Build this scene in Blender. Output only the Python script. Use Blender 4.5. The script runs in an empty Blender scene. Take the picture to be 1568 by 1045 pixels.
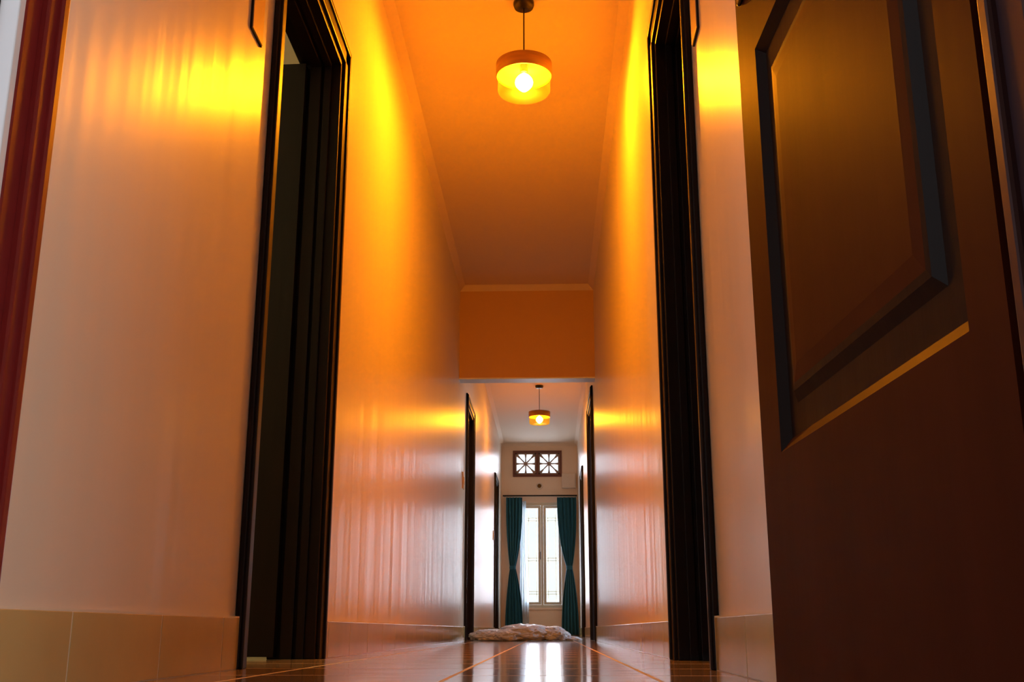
import bpy, bmesh, math, random
from mathutils import Vector, Matrix, noise
random.seed(4)
sc = bpy.context.scene
try:
    sc.view_settings.view_transform = 'Standard'
    sc.view_settings.look = 'None'
except Exception as e:
    print(e)
H0 = 0.09            # camera height
XL, XR, XR2 = -0.755, 0.395, 0.45
T = 0.15
DF = 17.0            # far wall
DB = 8.86            # beam
ZC = 2.97            # ceiling height
# ------------------------------------------------------------ materials
def newmat(name):
    m = bpy.data.materials.new(name); m.use_nodes = True
    nt = m.node_tree
    return m, nt, nt.nodes['Principled BSDF']
def N(nt, t, **kw):
    n = nt.nodes.new(t)
    for k, v in kw.items(): setattr(n, k, v)
    return n
def coords(nt, scale=(1,1,1), loc=(0,0,0)):
    tc = N(nt, 'ShaderNodeTexCoord'); mp = N(nt, 'ShaderNodeMapping')
    mp.inputs['Scale'].default_value = scale
    mp.inputs['Location'].default_value = loc
    nt.links.new(tc.outputs['Object'], mp.inputs['Vector'])
    return mp.outputs['Vector']
def simple(name, col, rough=0.5, metal=0, bump=0, bscale=(20,20,20), var=0.12, spec=0.5, bdist=0.002, detail=4):
    m, nt, b = newmat(name)
    b.inputs['Roughness'].default_value = rough
    b.inputs['Metallic'].default_value = metal
    b.inputs['Specular IOR Level'].default_value = spec
    v = coords(nt, bscale)
    nz = N(nt, 'ShaderNodeTexNoise'); nz.inputs['Scale'].default_value = 1; nz.inputs['Detail'].default_value = detail
    nt.links.new(v, nz.inputs['Vector'])
    mx = N(nt, 'ShaderNodeMix', data_type='RGBA')
    mx.inputs['A'].default_value = (*[c*(1-var) for c in col], 1)
    mx.inputs['B'].default_value = (*[min(1, c*(1+var)) for c in col], 1)
    nt.links.new(nz.outputs['Fac'], mx.inputs['Factor'])
    nt.links.new(mx.outputs['Result'], b.inputs['Base Color'])
    if bump:
        bp = N(nt, 'ShaderNodeBump'); bp.inputs['Strength'].default_value = bump
        bp.inputs['Distance'].default_value = bdist
        nt.links.new(nz.outputs['Fac'], bp.inputs['Height'])
        nt.links.new(bp.outputs['Normal'], b.inputs['Normal'])
    return m
M_wall = simple('glossy_wall_paint', (.81,.72,.61), rough=.31, bump=1.0, bscale=(3,5.5,.3), var=.04, spec=.40, bdist=.0065, detail=2.6)
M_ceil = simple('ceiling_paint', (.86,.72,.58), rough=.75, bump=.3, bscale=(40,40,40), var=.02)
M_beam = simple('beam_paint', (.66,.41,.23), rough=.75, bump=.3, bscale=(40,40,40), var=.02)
M_dark = simple('dark_wood_frame', (.010,.005,.006), rough=.42, bump=.4, bscale=(40,40,3), var=.35, spec=.22)
M_leaf = simple('brown_door_wood', (.048,.010,.005), rough=.5, bump=.3, bscale=(14,14,1.6), var=.25, spec=.04)
M_leafd = simple('door_moulding_dark', (.009,.005,.005), rough=.5, bump=.3, bscale=(30,30,2.5), var=.3, spec=.1)
M_red = simple('red_brown_frame', (.20,.012,.012), rough=.35, var=.2)
M_purple = simple('purple_grey_frame', (.03,.015,.022), rough=.4, var=.2, spec=.25)
M_painted_light = simple('painted_light_white', (.75,.76,.82), rough=.4, var=.05)  # painted light: daylight highlight on door_1 jamb, cool light under the beam
M_cream = simple('window_frame_cream', (.62,.62,.52), rough=.35, var=.05)
M_base = simple('skirting_tile', (.56,.44,.20), rough=.16, bump=.1, bscale=(6,6,6), var=.12)
M_grout = simple('pale_grout', (.85,.76,.62), rough=.5, var=.05)
M_block = simple('vent_block', (.35,.27,.22), rough=.8, var=.15)
M_brick = simple('vent_frame_brown', (.16,.06,.04), rough=.7, var=.15)
M_teal = simple('teal_curtain_fabric', (.014,.12,.19), rough=.85, bump=.3, bscale=(200,200,200), var=.25)
M_metal = simple('dark_metal', (.03,.025,.02), rough=.3, metal=.8)
M_box = simple('electric_box_plastic', (.72,.66,.6), rough=.45, var=.05)
M_wood = simple('lamp_wood_ring', (.30,.14,.04), rough=.45, bump=.2, bscale=(8,8,60), var=.5)
M_plaque = simple('plaque_orange', (.75,.42,.16), rough=.3, var=.05)
# floor tiles
m, nt, b = newmat('floor_tile'); M_floor = m
v = coords(nt, (1,1,1), (.2,.1,0))
br = N(nt, 'ShaderNodeTexBrick', offset=0.0, squash=1.0)
br.inputs['Color1'].default_value = (.40,.28,.18,1); br.inputs['Color2'].default_value = (.33,.23,.15,1)
br.inputs['Mortar'].default_value = (.80,.68,.55,1)
br.inputs['Scale'].default_value = 1; br.inputs['Brick Width'].default_value = .4; br.inputs['Row Height'].default_value = .4
br.inputs['Mortar Size'].default_value = .005; br.inputs['Mortar Smooth'].default_value = .1
nt.links.new(v, br.inputs['Vector'])
nt.links.new(br.outputs['Color'], b.inputs['Base Color'])
rm_ = N(nt, 'ShaderNodeMapRange'); rm_.inputs['To Min'].default_value = .11; rm_.inputs['To Max'].default_value = .7
nt.links.new(br.outputs['Fac'], rm_.inputs['Value']); nt.links.new(rm_.outputs[0], b.inputs['Roughness'])
nz = N(nt, 'ShaderNodeTexNoise'); nz.inputs['Scale'].default_value = 5
nt.links.new(v, nz.inputs['Vector'])
bp = N(nt, 'ShaderNodeBump'); bp.inputs['Strength'].default_value = .5; bp.inputs['Distance'].default_value = .002
ad = N(nt, 'ShaderNodeMath', operation='SUBTRACT')
nt.links.new(nz.outputs['Fac'], ad.inputs[0]); nt.links.new(br.outputs['Fac'], ad.inputs[1])
nt.links.new(ad.outputs[0], bp.inputs['Height']); nt.links.new(bp.outputs['Normal'], b.inputs['Normal'])
# bulb
LAMP = (1.0, .365, .015)
def emis(name, col, s):
    m, nt, b = newmat(name)
    nt.nodes.remove(b)
    e = N(nt, 'ShaderNodeEmission'); e.inputs['Color'].default_value = (*col, 1); e.inputs['Strength'].default_value = s
    nt.links.new(e.outputs[0], nt.nodes['Material Output'].inputs['Surface'])
    return m
M_bulb = emis('glowing_bulb', LAMP, 1500)
M_bulb2 = emis('glowing_bulb_dim', (1,.42,.04), 500)
# amber glass
m, nt, b = newmat('amber_glass'); M_amber = m
tr = N(nt, 'ShaderNodeBsdfTransparent'); tr.inputs['Color'].default_value = (1,.78,.25,1)
gl = N(nt, 'ShaderNodeBsdfGlossy'); gl.inputs['Color'].default_value = (1,.8,.3,1); gl.inputs['Roughness'].default_value = .15
tl = N(nt, 'ShaderNodeBsdfTranslucent'); tl.inputs['Color'].default_value = (1,.85,.3,1)
m1 = N(nt, 'ShaderNodeMixShader'); m2 = N(nt, 'ShaderNodeMixShader'); m1.inputs[0].default_value = .009
m2.inputs[0].default_value = .03
nt.links.new(tr.outputs[0], m1.inputs[1]); nt.links.new(tl.outputs[0], m1.inputs[2])
nt.links.new(m1.outputs[0], m2.inputs[1]); nt.links.new(gl.outputs[0], m2.inputs[2])
nt.links.new(m2.outputs[0], nt.nodes['Material Output'].inputs['Surface'])
# clear glass
m, nt, b = newmat('window_glass'); M_glass = m
tr = N(nt, 'ShaderNodeBsdfTransparent'); gl = N(nt, 'ShaderNodeBsdfGlossy'); gl.inputs['Roughness'].default_value = .02
m2 = N(nt, 'ShaderNodeMixShader'); m2.inputs[0].default_value = .06
nt.links.new(tr.outputs[0], m2.inputs[1]); nt.links.new(gl.outputs[0], m2.inputs[2])
nt.links.new(m2.outputs[0], nt.nodes['Material Output'].inputs['Surface'])
# sheer
m, nt, b = newmat('sheer_fabric'); M_sheer = m
tr = N(nt, 'ShaderNodeBsdfTransparent'); tl = N(nt, 'ShaderNodeBsdfTranslucent'); tl.inputs['Color'].default_value = (.75,.85,.95,1)
m2 = N(nt, 'ShaderNodeMixShader'); m2.inputs[0].default_value = .6
nt.links.new(tr.outputs[0], m2.inputs[1]); nt.links.new(tl.outputs[0], m2.inputs[2])
nt.links.new(m2.outputs[0], nt.nodes['Material Output'].inputs['Surface'])
# plastic bundle
M_plastic = simple('crinkled_plastic_wrap', (.70,.76,.98), rough=.16, bump=1.0, bscale=(30,30,30), var=.15, bdist=.012)

# ------------------------------------------------------------ mesh helpers
class MB:
    def __init__(s): s.bm = bmesh.new(); s.mats = []
    def mi(s, m):
        if m not in s.mats: s.mats.append(m)
        return s.mats.index(m)
    def box(s, x0,x1,y0,y1,z0,z1, m, bevel=0):
        r = bmesh.ops.create_cube(s.bm, size=1)
        vs = r['verts']
        for v in vs:
            v.co = Vector(((x0+x1)/2+v.co.x*(x1-x0), (y0+y1)/2+v.co.y*(y1-y0), (z0+z1)/2+v.co.z*(z1-z0)))
        fs = {f for v in vs for f in v.link_faces}
        i = s.mi(m)
        for f in fs: f.material_index = i
        if bevel:
            es = list({e for v in vs for e in v.link_edges})
            rr = bmesh.ops.bevel(s.bm, geom=es, offset=bevel, segments=2, affect='EDGES', profile=.6)
            for f in rr['faces']: f.material_index = i
        return vs
    def quad(s, pts, m):
        vs = [s.bm.verts.new(p) for p in pts]
        f = s.bm.faces.new(vs); f.material_index = s.mi(m); return f
    def lathe(s, prof, c, m, seg=48, smooth=True, scale=(1,1)):
        rings = []
        for r, z in prof:
            rings.append([s.bm.verts.new((c[0]+scale[0]*r*math.cos(2*math.pi*k/seg), c[1]+scale[1]*r*math.sin(2*math.pi*k/seg), c[2]+z)) for k in range(seg)])
        i = s.mi(m)
        for a, b2 in zip(rings, rings[1:]):
            for k in range(seg):
                f = s.bm.faces.new((a[k], a[(k+1)%seg], b2[(k+1)%seg], b2[k])); f.material_index = i; f.smooth = smooth
        return rings
    def tube(s, p0, p1, r, m, seg=12):
        p0, p1 = Vector(p0), Vector(p1); d = p1-p0
        q = d.to_track_quat('Z', 'Y').to_matrix().to_4x4()
        rr = bmesh.ops.create_cone(s.bm, cap_ends=True, segments=seg, radius1=r, radius2=r, depth=d.length, matrix=Matrix.Translation((p0+p1)/2) @ q)
        i = s.mi(m)
        for f in {f for v in rr['verts'] for f in v.link_faces}: f.material_index = i
    def obj(s, name, parent=None):
        me = bpy.data.meshes.new(name)
        bmesh.ops.recalc_face_normals(s.bm, faces=s.bm.faces) if getattr(s, 'recalc', True) else None
        s.bm.to_mesh(me); s.bm.free()
        for m in s.mats: me.materials.append(m)
        o = bpy.data.objects.new(name, me); sc.collection.objects.link(o)
        if parent: o.parent = parent
        return o
def empty(name):
    e = bpy.data.objects.new(name, None); sc.collection.objects.link(e); e.empty_display_size = .1; return e

DS = -0.7   # start of hall behind the camera
HD = 2.16
# door openings (y0,y1)  = casing outer edges
L_doors = [(.40,1.45),(2.63,3.63),(9.65,10.6),(14.8,15.7)]
R_doors = [(-.1,.84),(2.61,3.53),(9.37,10.45)]
R2_doors = [(14.2,15.1)]
CW = .05  # casing overlap
def wall(name, xa, xb, y0, y1, doors):
    w = MB(); y = y0
    for a, b2 in doors:
        a += CW; b2 -= CW
        w.box(xa, xb, y, a, 0, ZC+.05, M_wall); w.box(xa, xb, a, b2, HD, ZC+.05, M_wall); y = b2
    w.box(xa, xb, y, y1, 0, ZC+.05, M_wall)
    return w
w = wall('l', XL-T, XL, DS, DF, L_doors); w.obj('wall_left')
w = wall('r', XR, XR+T, DS, 10.7, R_doors)
w2 = wall('r2', XR2, XR2+T, 10.7, DF, R2_doors)
w.obj('wall_right'); w2.obj('wall_right_rear')
wf0 = MB(); wf0.box(XL-T, XR+T, DS-T, DS, 0, ZC+.05, M_wall); wf0.obj('wall_front_added')  # unseen wall added behind the camera, keeps world light off the beam
f = MB(); f.box(-4.2, 2.5, -4, DF+T, -.08, 0, M_floor); f.obj('floor')
c = MB(); c.box(XL-T, XR2+T, DS, DF+T, ZC, ZC+.1, M_ceil); c.obj('ceiling')
bm_ = MB(); bm_.box(XL, XR, DB, DB+.15, 2.157, ZC, M_beam, 0); bm_.box(XL,XR,DB-.002,DB+.152,2.145,2.157,M_painted_light); bm_.obj('trim_beam')  # thin white strip paints cool light along the beam underside
# cornice (small chamfered cove)
co = MB(); s_ = .045
zc = ZC; zl = ZC-s_
co.quad([(XL,DS,zl),(XL,DB,zl),(XL+s_,DB-s_,zc),(XL+s_,DS,zc)], M_ceil)
co.quad([(XR,DS,zl),(XR,DB,zl),(XR-s_,DB-s_,zc),(XR-s_,DS,zc)], M_ceil)
co.quad([(XL,DB,zl),(XR,DB,zl),(XR-s_,DB-s_,zc),(XL+s_,DB-s_,zc)], M_ceil)
y0, y1 = DB+.15, DF
co.quad([(XL,y0,zl),(XL,y1,zl),(XL+s_,y1-s_,zc),(XL+s_,y0,zc)], M_ceil)
co.quad([(XR2,10.7,zl),(XR2,y1,zl),(XR2-s_,y1-s_,zc),(XR2-s_,10.7,zc)], M_ceil)
co.quad([(XR,y0,zl),(XR,10.7,zl),(XR-s_,10.7,zc),(XR-s_,y0,zc)], M_ceil)
co.quad([(XL,y1,zl),(XR2,y1,zl),(XR2-s_,y1-s_,zc),(XL+s_,y1-s_,zc)], M_ceil)
co.obj('trim_cornice')
# baseboards : individual tiles with pale cap
def skirting(name, x, sgn, y0, y1, doors, off=0):
    b2 = MB(); segs = []; y = y0
    for a, c2 in doors: segs.append((y, a)); y = c2
    segs.append((y, y1))
    for a, c2 in segs:
        t = math.floor((a-off)/.4)*.4+off
        while t < c2:
            p, q = max(t, a)+.002, min(t+.4, c2)-.002
            if q-p > .01:
                xs = sorted((x, x+sgn*.013)); b2.box(xs[0], xs[1], p, q, 0.001, .118, M_base, .0015)
            t += .4
        xs = sorted((x, x+sgn*.012)); 
        if c2-a>.02: b2.box(xs[0], xs[1], a+.001, c2-.001, .0, .122, M_grout)
    b2.obj(name)
skirting('baseboard_left', XL, 1, DS, DF, L_doors, .1)
skirting('baseboard_right', XR, -1, DS, 10.7, R_doors, .2)
skirting('baseboard_right_rear', XR2, -1, 10.7, DF, R2_doors, .2)

# ------------------------------------------------------------ doors
def door_frame(name, x, sgn, y0, y1, mat=M_dark, leaf='closed', headz=2.2, stops=None, cw=.075):
    """sgn = direction pointing into the hall"""
    e = empty(name); fr = MB()
    def bx(a, b2, *r, **k):
        a, b2 = sorted((a, b2)); fr.box(a, b2, *r, **k)
    o = x; t = T
    jw = .045
    # hall casing (two-step moulding)
    for ya, yb in ((y0, y0+cw), (y1-cw, y1)):
        bx(o+sgn*.001, o+sgn*.016, ya, yb, 0, headz, mat, bevel=.004)
    bx(o+sgn*.001, o+sgn*.016, y0, y1, headz-cw, headz, mat, bevel=.004)
    for ya, yb in ((y0+.008, y0+.028), (y1-.028, y1-.008)):
        bx(o+sgn*.012, o+sgn*.024, ya, yb, 0, headz-.008, mat, bevel=.004)
    bx(o+sgn*.012, o+sgn*.024, y0+.008, y1-.008, headz-.028, headz-.008, mat, bevel=.004)
    # jambs through the wall
    i0, i1 = y0+CW, y1-CW
    bx(o+sgn*.004, o-sgn*t, i0, i0+jw, 0, headz-CW, mat, bevel=.003)
    bx(o+sgn*.004, o-sgn*t, i1-jw, i1, 0, headz-CW, mat, bevel=.003)
    bx(o+sgn*.004, o-sgn*t, i0, i1, headz-CW-jw, headz-CW+.0, mat, bevel=.003)
    # stops
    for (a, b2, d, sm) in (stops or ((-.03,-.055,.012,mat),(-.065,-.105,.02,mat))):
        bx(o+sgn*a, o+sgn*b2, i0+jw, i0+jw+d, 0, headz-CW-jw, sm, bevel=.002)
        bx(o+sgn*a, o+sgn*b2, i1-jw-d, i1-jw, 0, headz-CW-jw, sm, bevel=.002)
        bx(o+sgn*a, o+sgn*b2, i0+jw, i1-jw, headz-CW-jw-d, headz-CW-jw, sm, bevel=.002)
    fr.obj('frame', e)
    if leaf == 'closed':
        lf = MB()
        a, b2 = sorted((o-sgn*.108, o-sgn*.146))
        lf.box(a, b2, i0+jw+.001, i1-jw-.001, .008, headz-CW-jw-.001, M_dark, .003)
        fx = o-sgn*.108
        for za, zb in ((.3,1.0),(1.2,2.0)):
            a, b2 = sorted((fx-sgn*.002, fx+sgn*.008))
            lf.box(a, b2, i0+jw+.13, i1-jw-.13, za, zb, M_leafd, .004)
        lf.obj('leaf', e)
    return e
door_frame('door_1', XL, 1, *L_doors[0], mat=M_red, stops=((.002,-.028,.016,M_painted_light),(-.03,-.15,.022,M_purple)), leaf='open', cw=.055)  # white stop is a daylight glint on the glossy jamb, put in as colour
d2 = door_frame('door_2', XL, 1, *L_doors[1], leaf='open')
door_frame('door_3', XL, 1, *L_doors[2])
door_frame('door_4', XL, 1, *L_doors[3])
d5 = door_frame('door_5', XR, -1, *R_doors[0], mat=M_purple, leaf='open')
door_frame('door_6', XR, -1, *R_doors[1])
door_frame('door_7', XR, -1, *R_doors[2], leaf='open')  # leaf left out so the added fill can enter
door_frame('door_8', XR2, -1, *R2_doors[0])

# panelled leaf: local coords u (width from hinge), z ; face normal +w
def panel_leaf(name, w_, h_, th, panels, mat, matd, parent):
    L = MB()
    us = sorted({0, w_} | {p[0] for p in panels} | {p[1] for p in panels})
    zs = sorted({0, h_} | {p[2] for p in panels} | {p[3] for p in panels})
    def inside(u, z): return any(p[0] < u < p[1] and p[2] < z < p[3] for p in panels)
    for side in (1, -1):
        W = side*th/2
        for a, b2 in zip(us, us[1:]):
            for c2, d in zip(zs, zs[1:]):
                if not inside((a+b2)/2, (c2+d)/2):
                    L.quad([(a,W,c2),(b2,W,c2),(b2,W,d),(a,W,d)], mat)
        for (a, b2, c2, d) in panels:
            prof = [(0,0,None),(.018,-.013,mat),(.034,-.013,matd),(.062,-.013,matd),(.076,-.004,matd),(.086,-.003,matd),(.11,-.001,mat)]
            prev = None
            for n_, (ins, dp, mm) in enumerate(prof):
                ring = [(a+ins,W+side*dp,c2+ins),(b2-ins,W+side*dp,c2+ins),(b2-ins,W+side*dp,d-ins),(a+ins,W+side*dp,d-ins)]
                if prev:
                    for k in range(4):
                        L.quad([prev[k], prev[(k+1)%4], ring[(k+1)%4], ring[k]], matd if (n_ == 1 and k != 0) else mm)  # bottom bevel stays brown, others dark: its lit look is put into colour
                prev = ring
            L.quad(prev, mat)
    t = th/2
    L.quad([(0,-t,0),(0,t,0),(0,t,h_),(0,-t,h_)], mat); L.quad([(w_,-t,0),(w_,t,0),(w_,t,h_),(w_,-t,h_)], mat)
    L.quad([(0,-t,0),(w_,-t,0),(w_,t,0),(0,t,0)], mat); L.quad([(0,-t,h_),(w_,-t,h_),(w_,t,h_),(0,t,h_)], mat)
    bmesh.ops.remove_doubles(L.bm, verts=L.bm.verts, dist=.0001)
    return L.obj(name, parent)
hx, hy, lx, ly = .372, .845, .338, 1.70
ang = math.atan2(ly-hy, lx-hx); Wd = math.hypot(lx-hx, ly-hy)
lf = panel_leaf('leaf', Wd, 2.08, .036, [(.075,Wd-.115,.335,1.0),(.075,Wd-.115,1.22,1.95)], M_leaf, M_leafd, d5)
lf.rotation_euler = (0,0,ang)
nrm = Vector((-math.sin(ang), math.cos(ang)))     # local +y in world (points to -x : hall side)
lf.location = (hx-nrm.x*.018, hy-nrm.y*.018, .008)
hd = MB()
hd.box(Wd-.085,Wd-.04,.018,.026,1.125,1.34,M_metal,.004)
hd.tube((Wd-.062,.02,1.25),(Wd-.062,.07,1.25),.01,M_metal); hd.tube((Wd-.062,.066,1.25),(Wd-.18,.066,1.245),.009,M_metal)
hdo = hd.obj('handle', lf)
# left open leaf (opened inwards, hinged on the far jamb)
lf2 = panel_leaf('leaf', .80, 2.08, .036, [(.12,.68,.3,1.0),(.12,.68,1.2,1.95)], M_dark, M_dark, d2)
lf2.rotation_euler = (0,0,math.radians(178)); lf2.location = (XL-.118, 3.513, .008)

# side room behind left door
rm = MB()
x0, x1, y0, y1, z1 = -3.9, XL-T, 1.9, 5.2, 2.85
rm.box(x0-.1,x0,y0,y1,0,z1,M_ceil); rm.box(x0-.1,x1-.0,y0-.1,y0,0,z1,M_ceil); rm.box(x0-.1,x1,y1,y1+.1,0,z1,M_ceil)
rm.obj('wall_side_room')
rc = MB(); rc.box(x0-.1,x1,y0-.1,y1+.1,z1,z1+.1,M_ceil); rc.obj('ceiling_side_room')

# ------------------------------------------------------------ far wall
WX0, WX1, WZ0, WZ1 = -.46, .225, .42, 2.03
VX0, VX1, VZ0, VZ1 = -.535, .165, 2.475, 2.815
fw = MB(); a, b2 = XL-T, XR2+T
fw.box(a,WX0,DF,DF+T,0,VZ0,M_ceil); fw.box(WX1,b2,DF,DF+T,0,VZ0,M_ceil)
fw.box(WX0,WX1,DF,DF+T,0,WZ0,M_ceil); fw.box(WX0,WX1,DF,DF+T,WZ1,VZ0,M_ceil)
fw.box(a,VX0,DF,DF+T,VZ0,ZC,M_ceil); fw.box(VX1,b2,DF,DF+T,VZ0,ZC,M_ceil); fw.box(VX0,VX1,DF,DF+T,VZ1,ZC,M_ceil)
fw.obj('wall_back')
# vent block
vb = MB()
fwd = DF-.02
t = .038
vb.box(VX0-t,VX1+t,fwd,DF+.02,VZ0-t,VZ0,M_brick,.004); vb.box(VX0-t,VX1+t,fwd,DF+.02,VZ1,VZ1+t,M_brick,.004)
vb.box(VX0-t,VX0,fwd,DF+.02,VZ0,VZ1,M_brick,.004); vb.box(VX1,VX1+t,fwd,DF+.02,VZ0,VZ1,M_brick,.004)
mx = (VX0+VX1)/2
vb.box(mx-.02,mx+.02,fwd,DF+.06,VZ0,VZ1,M_brick)
for xa, xb in ((VX0,mx-.02),(mx+.02,VX1)):
    cx, cz = (xa+xb)/2, (VZ0+VZ1)/2; hw, hh = (xb-xa)/2, (VZ1-VZ0)/2
    bw = .022
    vb.box(xa,xb,DF,DF+.06,VZ0,VZ0+bw,M_block); vb.box(xa,xb,DF,DF+.06,VZ1-bw,VZ1,M_block)
    vb.box(xa,xa+bw,DF,DF+.06,VZ0,VZ1,M_block); vb.box(xb-bw,xb,DF,DF+.06,VZ0,VZ1,M_block)
    for k in range(8):
        an = k*math.pi/4
        L_ = (hw if k%2==0 else hw*1.33)
        wbase, wend = .010, .020 if k%2==0 else .034
        d = Vector((math.cos(an), math.sin(an))); n = Vector((-d.y, d.x))
        pts = [Vector((cx,cz))+d*.02+n*wbase, Vector((cx,cz))+d*L_*.55+n*.008, Vector((cx,cz))+d*L_+n*wend,
               Vector((cx,cz))+d*L_-n*wend, Vector((cx,cz))+d*L_*.55-n*.008, Vector((cx,cz))+d*.02-n*wbase]
        pts = [Vector((min(max(q.x,xa+.002),xb-.002), min(max(q.y,VZ0+.002),VZ1-.002))) for q in pts]
        yf, yb = DF+.004, DF+.055
        for yy in (yf, yb): vb.quad([(q.x,yy,q.y) for q in pts], M_block)
        for i in range(6):
            q, r = pts[i], pts[(i+1)%6]; vb.quad([(q.x,yf,q.y),(r.x,yf,r.y),(r.x,yb,r.y),(q.x,yb,q.y)], M_block)
    vb.tube((cx,DF,cz),(cx,DF+.06,cz),.03,M_block,20)
vb.obj('breeze_block_vent')
# window
we = empty('window_1'); wf = MB()
def fr_rect(x0,x1,z0,z1,wd,ya,yb,mt):
    wf.box(x0,x1,ya,yb,z0,z0+wd,mt,.003); wf.box(x0,x1,ya,yb,z1-wd,z1,mt,.003)
    wf.box(x0,x0+wd,ya,yb,z0+wd,z1-wd,mt,.003); wf.box(x1-wd,x1,ya,yb,z0+wd,z1-wd,mt,.003)
fr_rect(WX0,WX1,WZ0,WZ1,.045,DF+.02,DF+.11,M_cream)
wm = (WX0+WX1)/2
wf.box(wm-.02,wm+.02,DF+.02,DF+.11,WZ0+.04,WZ1-.04,M_cream,.003)
for xa, xb in ((WX0+.045,wm-.02),(wm+.02,WX1-.045)):
    fr_rect(xa+.002,xb-.002,WZ0+.047,WZ1-.047,.04,DF+.035,DF+.08,M_cream)
wf.obj('frame', we)
gl = MB(); gl.box(WX0+.08,WX1-.08,DF+.055,DF+.059,WZ0+.08,WZ1-.08,M_glass); gl.obj('glass', we)
gr = MB()
for zz in (.62,.66,1.13,1.17,1.75,1.79): gr.box(WX0,WX1,DF+.125,DF+.137,zz,zz+.014,M_cream)
for xx in (WX0+.13, wm-.09, wm+.09, WX1-.13): gr.box(xx-.006,xx+.006,DF+.125,DF+.137,WZ0,WZ1,M_cream)
gr.obj('security_grille', we)
sl = MB(); sl.box(WX0-.03,WX1+.03,DF-.02,DF+.02,WZ0-.03,WZ0,M_ceil,.004); sl.obj('sill', we)
hh = MB(); hh.box(wm-.035,wm-.022,DF+.01,DF+.03,1.15,1.27,M_metal,.003); hh.obj('latch', we)

# curtains
def curtain(name, cx_top, hw_top, cx_tie, hw_tie, cx_bot, hw_bot, ztop, ztie, zbot, y, mat, ph=0, folds=5, amp=.022):
    e = MB(); nu, nv = 90, 70
    grid = []
    for j in range(nv+1):
        z = ztop+(zbot-ztop)*j/nv
        if z > ztie:
            t = (ztop-z)/(ztop-ztie); s = t**2.6
            cx = cx_top+(cx_tie-cx_top)*s; hw = hw_top*(1-s)+hw_tie*s
        else:
            t = (ztie-z)/(ztie-zbot); s = 1-max(0,1-t)**2.2
            cx = cx_tie+(cx_bot-cx_tie)*s; hw = hw_tie*(1-s)+hw_bot*s
        row = []
        for i in range(nu+1):
            u = i/nu*2-1
            a = amp*(.55+.45*min(1, hw/hw_top))
            yy = y + a*math.sin(u*folds*math.pi+ph+.4*math.sin(3*z)) + .006*math.sin(u*23+z*2)
            xx = cx+u*hw + .006*math.sin(u*folds*2*math.pi+z)
            row.append(e.bm.verts.new((xx, yy, z)))
        grid.append(row)
    mi = e.mi(mat)
    for j in range(nv):
        for i in range(nu):
            f = e.bm.faces.new((grid[j][i],grid[j][i+1],grid[j+1][i+1],grid[j+1][i])); f.material_index = mi; f.smooth = True
    return e
c1 = curtain('c', -.555,.125,-.575,.04,-.555,.135,2.10,1.02,.05,DF-.09,M_teal)
c1.lathe([(.045,-.03),(.05,0),(.045,.03)],(-.575,DF-.09,1.02),M_teal,24,True,(1,.8)); c1.recalc=False; c1.obj('curtain')
c2 = curtain('c', .265,.15,.30,.04,.30,.13,2.10,1.02,.02,DF-.09,M_teal,1.3)
c2.lathe([(.045,-.03),(.05,0),(.045,.03)],(.30,DF-.09,1.02),M_teal,24,True,(1,.8)); c2.recalc=False; c2.obj('curtain.001')
s1 = curtain('s', -.42,.05,-.41,.045,-.40,.075,2.05,1.25,.1,DF-.045,M_sheer,.5,4,.01); s1.recalc=False; s1.obj('sheer_curtain')
rd = MB(); rd.tube((-.73,DF-.09,2.128),(.435,DF-.09,2.128),.011,M_metal)
rd.tube((-.7,DF-.09,2.128),(-.7,DF,2.128),.008,M_metal); rd.tube((.42,DF-.09,2.128),(.42,DF,2.128),.008,M_metal)
rd.obj('curtain_rod')
# sensor, electric box
se = MB()
q = Matrix.Translation((-.155,DF-.012,2.29)) @ Matrix.Rotation(math.pi/2,4,'X')
bmesh.ops.create_cone(se.bm,cap_ends=True,segments=28,radius1=.055,radius2=.05,depth=.024,matrix=q); se.mi(M_box)
q = Matrix.Translation((-.155,DF-.028,2.29)) @ Matrix.Rotation(math.pi/2,4,'X')
r = bmesh.ops.create_cone(se.bm,cap_ends=True,segments=24,radius1=.034,radius2=.028,depth=.014,matrix=q); k=se.mi(M_metal)
for f in {f for v in r['verts'] for f in v.link_faces}: f.material_index=k
se.obj('round_wall_speaker')
eb = MB(); eb.box(.20,.42,DF-.06,DF,2.25,2.48,M_box,.008); eb.box(.215,.405,DF-.066,DF-.06,2.265,2.43,M_box,.002); eb.obj('electrical_box')

# plaques beside the near doors
for nm, x, sg, ya, yb in (('door_number_plaque',XL,1,2.42,2.52),('door_number_plaque.001',XR,-1,2.46,2.555)):
    p = MB()
    xs = sorted((x, x+sg*.006)); p.box(*xs, ya, yb, 1.58, 1.76, M_dark, .001)
    xs = sorted((x+sg*.005, x+sg*.008)); p.box(*xs, ya+.003, yb-.003, 1.583, 1.757, M_plaque, .001)
    p.obj(nm)
sw = MB(); sw.box(XL,XL+.012,9.3,9.42,1.28,1.42,M_plaque,.002); sw.box(XL+.01,XL+.016,9.33,9.39,1.32,1.38,M_plaque,.001); sw.obj('light_switch')
sw = MB(); sw.box(XL,XL+.012,14.45,14.55,1.25,1.37,M_box,.002); sw.box(XL+.01,XL+.016,14.47,14.53,1.28,1.34,M_box,.001); sw.obj('light_switch.001')

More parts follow.
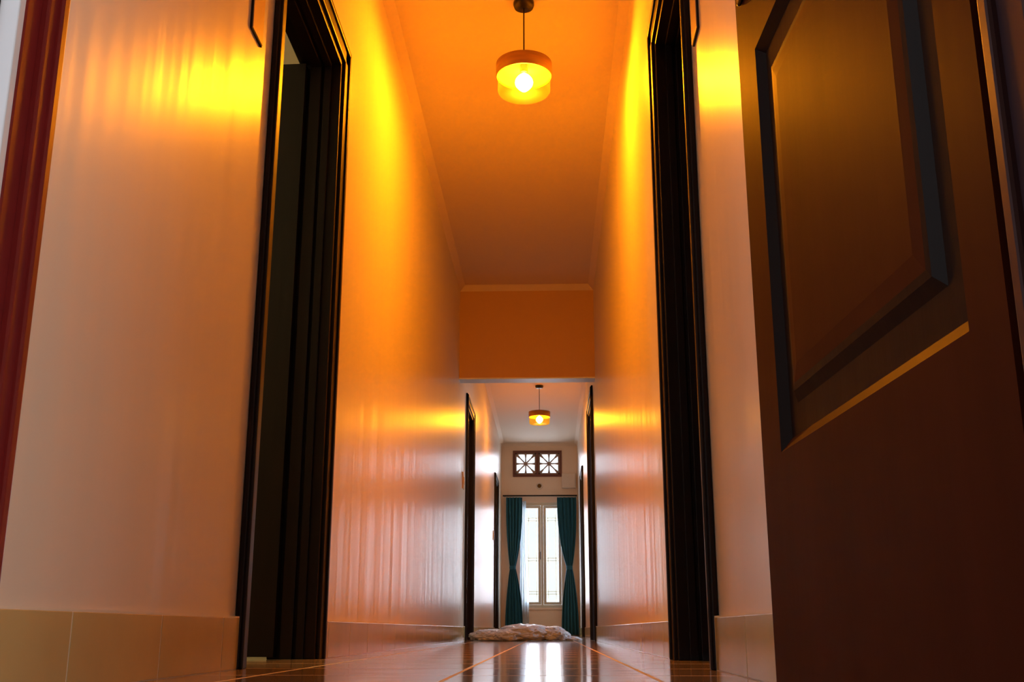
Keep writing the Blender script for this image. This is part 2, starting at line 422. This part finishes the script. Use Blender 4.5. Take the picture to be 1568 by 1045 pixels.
# ------------------------------------------------------------ pendant lamps
def pendant(name, x, y, bulbmat):
    e = empty(name); e.location = (x, y, 0)
    zt, zb, R = 2.645, 2.495, .13
    cn = MB(); cn.lathe([(.0001,ZC),(.05,ZC),(.05,ZC-.012),(.044,ZC-.028),(.0001,ZC-.03)],(0,0,0),M_metal,32); cn.obj('canopy', e)
    cd = MB(); cd.tube((0,0,ZC-.02),(0,0,zt-.02),.0035,M_metal,8)
    cd.tube((0,0,zt+.002),(0,0,zt-.045),.019,M_metal,20)
    cd.obj('cord_and_socket', e)
    rg = MB(); rg.lathe([(.019,zt),(R,zt),(R,zt-.066),(R-.006,zt-.066),(R-.006,zt-.006),(.019,zt-.006),(.019,zt)],(0,0,0),M_wood,64)  # closed top plate is added, unseen, to keep direct lamplight off the ceiling
    rg.obj('wood_ring', e)
    g = MB(); g.lathe([(R-.008,zt-.06),(R-.008,zb+.012),(R-.014,zb+.003),(R-.024,zb),(.0001,zb)],(0,0,0),M_amber,64); g.recalc=False; g.obj('amber_shade', e)
    b = MB(); pr = []
    for k in range(17):
        t = k/16; ang = math.pi*t
        pr.append((max(.0001, .042*abs(math.sin(ang))**.8), zt-.045-.10*t))
    b.lathe(pr,(0,0,0),bulbmat,24); b.obj('bulb', e)
pendant('pendant_lamp', -.10, 4.51, M_bulb)
pendant('pendant_lamp.001', -.11, 12.8, M_bulb2)

# ------------------------------------------------------------ plastic bundle
def blob(m, c, r, seed):
    rr = bmesh.ops.create_icosphere(m.bm, subdivisions=5, radius=1)
    for v in rr['verts']:
        p = v.co.copy()
        d = 1+.16*noise.noise(p*2.2+Vector((seed,0,0)))+.16*abs(noise.noise(p*5+Vector((0,seed,0))))
        v.co = Vector((c[0]+p.x*r[0]*d, c[1]+p.y*r[1]*d, max(.003, c[2]+p.z*r[2]*d)))
    i = m.mi(M_plastic)
    for f in {f for v in rr['verts'] for f in v.link_faces}: f.material_index=i; f.smooth=True
pb = MB()
blob(pb,(-.50,9.50,.035),(.18,.22,.060),1); blob(pb,(-.22,9.55,.05),(.24,.26,.084),2.3); blob(pb,(-.36,9.40,.035),(.14,.2,.06),5.1); blob(pb,(.02,9.55,.04),(.14,.2,.078),7.7)
blob(pb,(.16,9.55,.012),(.10,.1,.028),9)
pb.obj('plastic_wrapped_bundle')

# ------------------------------------------------------------ light
wd = bpy.data.worlds.new('World'); sc.world = wd; wd.use_nodes = True
bg = wd.node_tree.nodes['Background']; bg.inputs['Color'].default_value = (.85,.93,1,1); bg.inputs['Strength'].default_value = 1.2
def area(name, loc, rot, sx, sy, p, col):
    l = bpy.data.lights.new(name,'AREA'); l.shape='RECTANGLE'; l.size=sx; l.size_y=sy; l.energy=p; l.color=col
    o = bpy.data.objects.new(name,l); o.location=loc; o.rotation_euler=rot; sc.collection.objects.link(o); return o
area('daylight_window', (-.15,DF+.6,1.7), (math.radians(-90),0,0), 1.6, 2.8, 200, (.80,.87,1))
area('daylight_right_room', (1.5,.1,1.0), (math.radians(90),0,math.radians(75)), 1.2, 1.8, 34, (.98,.95,.88))
area('added_fill_middle', (1.5,9.6,1.3), (math.radians(90),0,math.radians(98)), 1.2, 1.8, 9, (.80,.88,1))  # added fill with no known source, brightens the bundle and left wall
area('daylight_left_room', (-1.8,.7,1.3), (math.radians(90),0,math.radians(-80)), 1.2, 1.8, 4, (.9,.93,1))
pl = bpy.data.lights.new('side_room_light','POINT'); pl.energy=25; pl.color=(1,1,.5); pl.shadow_soft_size=.2
o = bpy.data.objects.new('side_room_light',pl); o.location=(-2.6,2.7,2.3); sc.collection.objects.link(o)

cam = bpy.data.cameras.new('camera'); cam.sensor_width=36; cam.lens=37.77; cam.clip_start=.01
co_ = bpy.data.objects.new('camera',cam); co_.location=(0,0,H0)
co_.rotation_euler=(math.radians(90+15.07),0,math.radians(1.98)); sc.collection.objects.link(co_)
sc.camera=co_
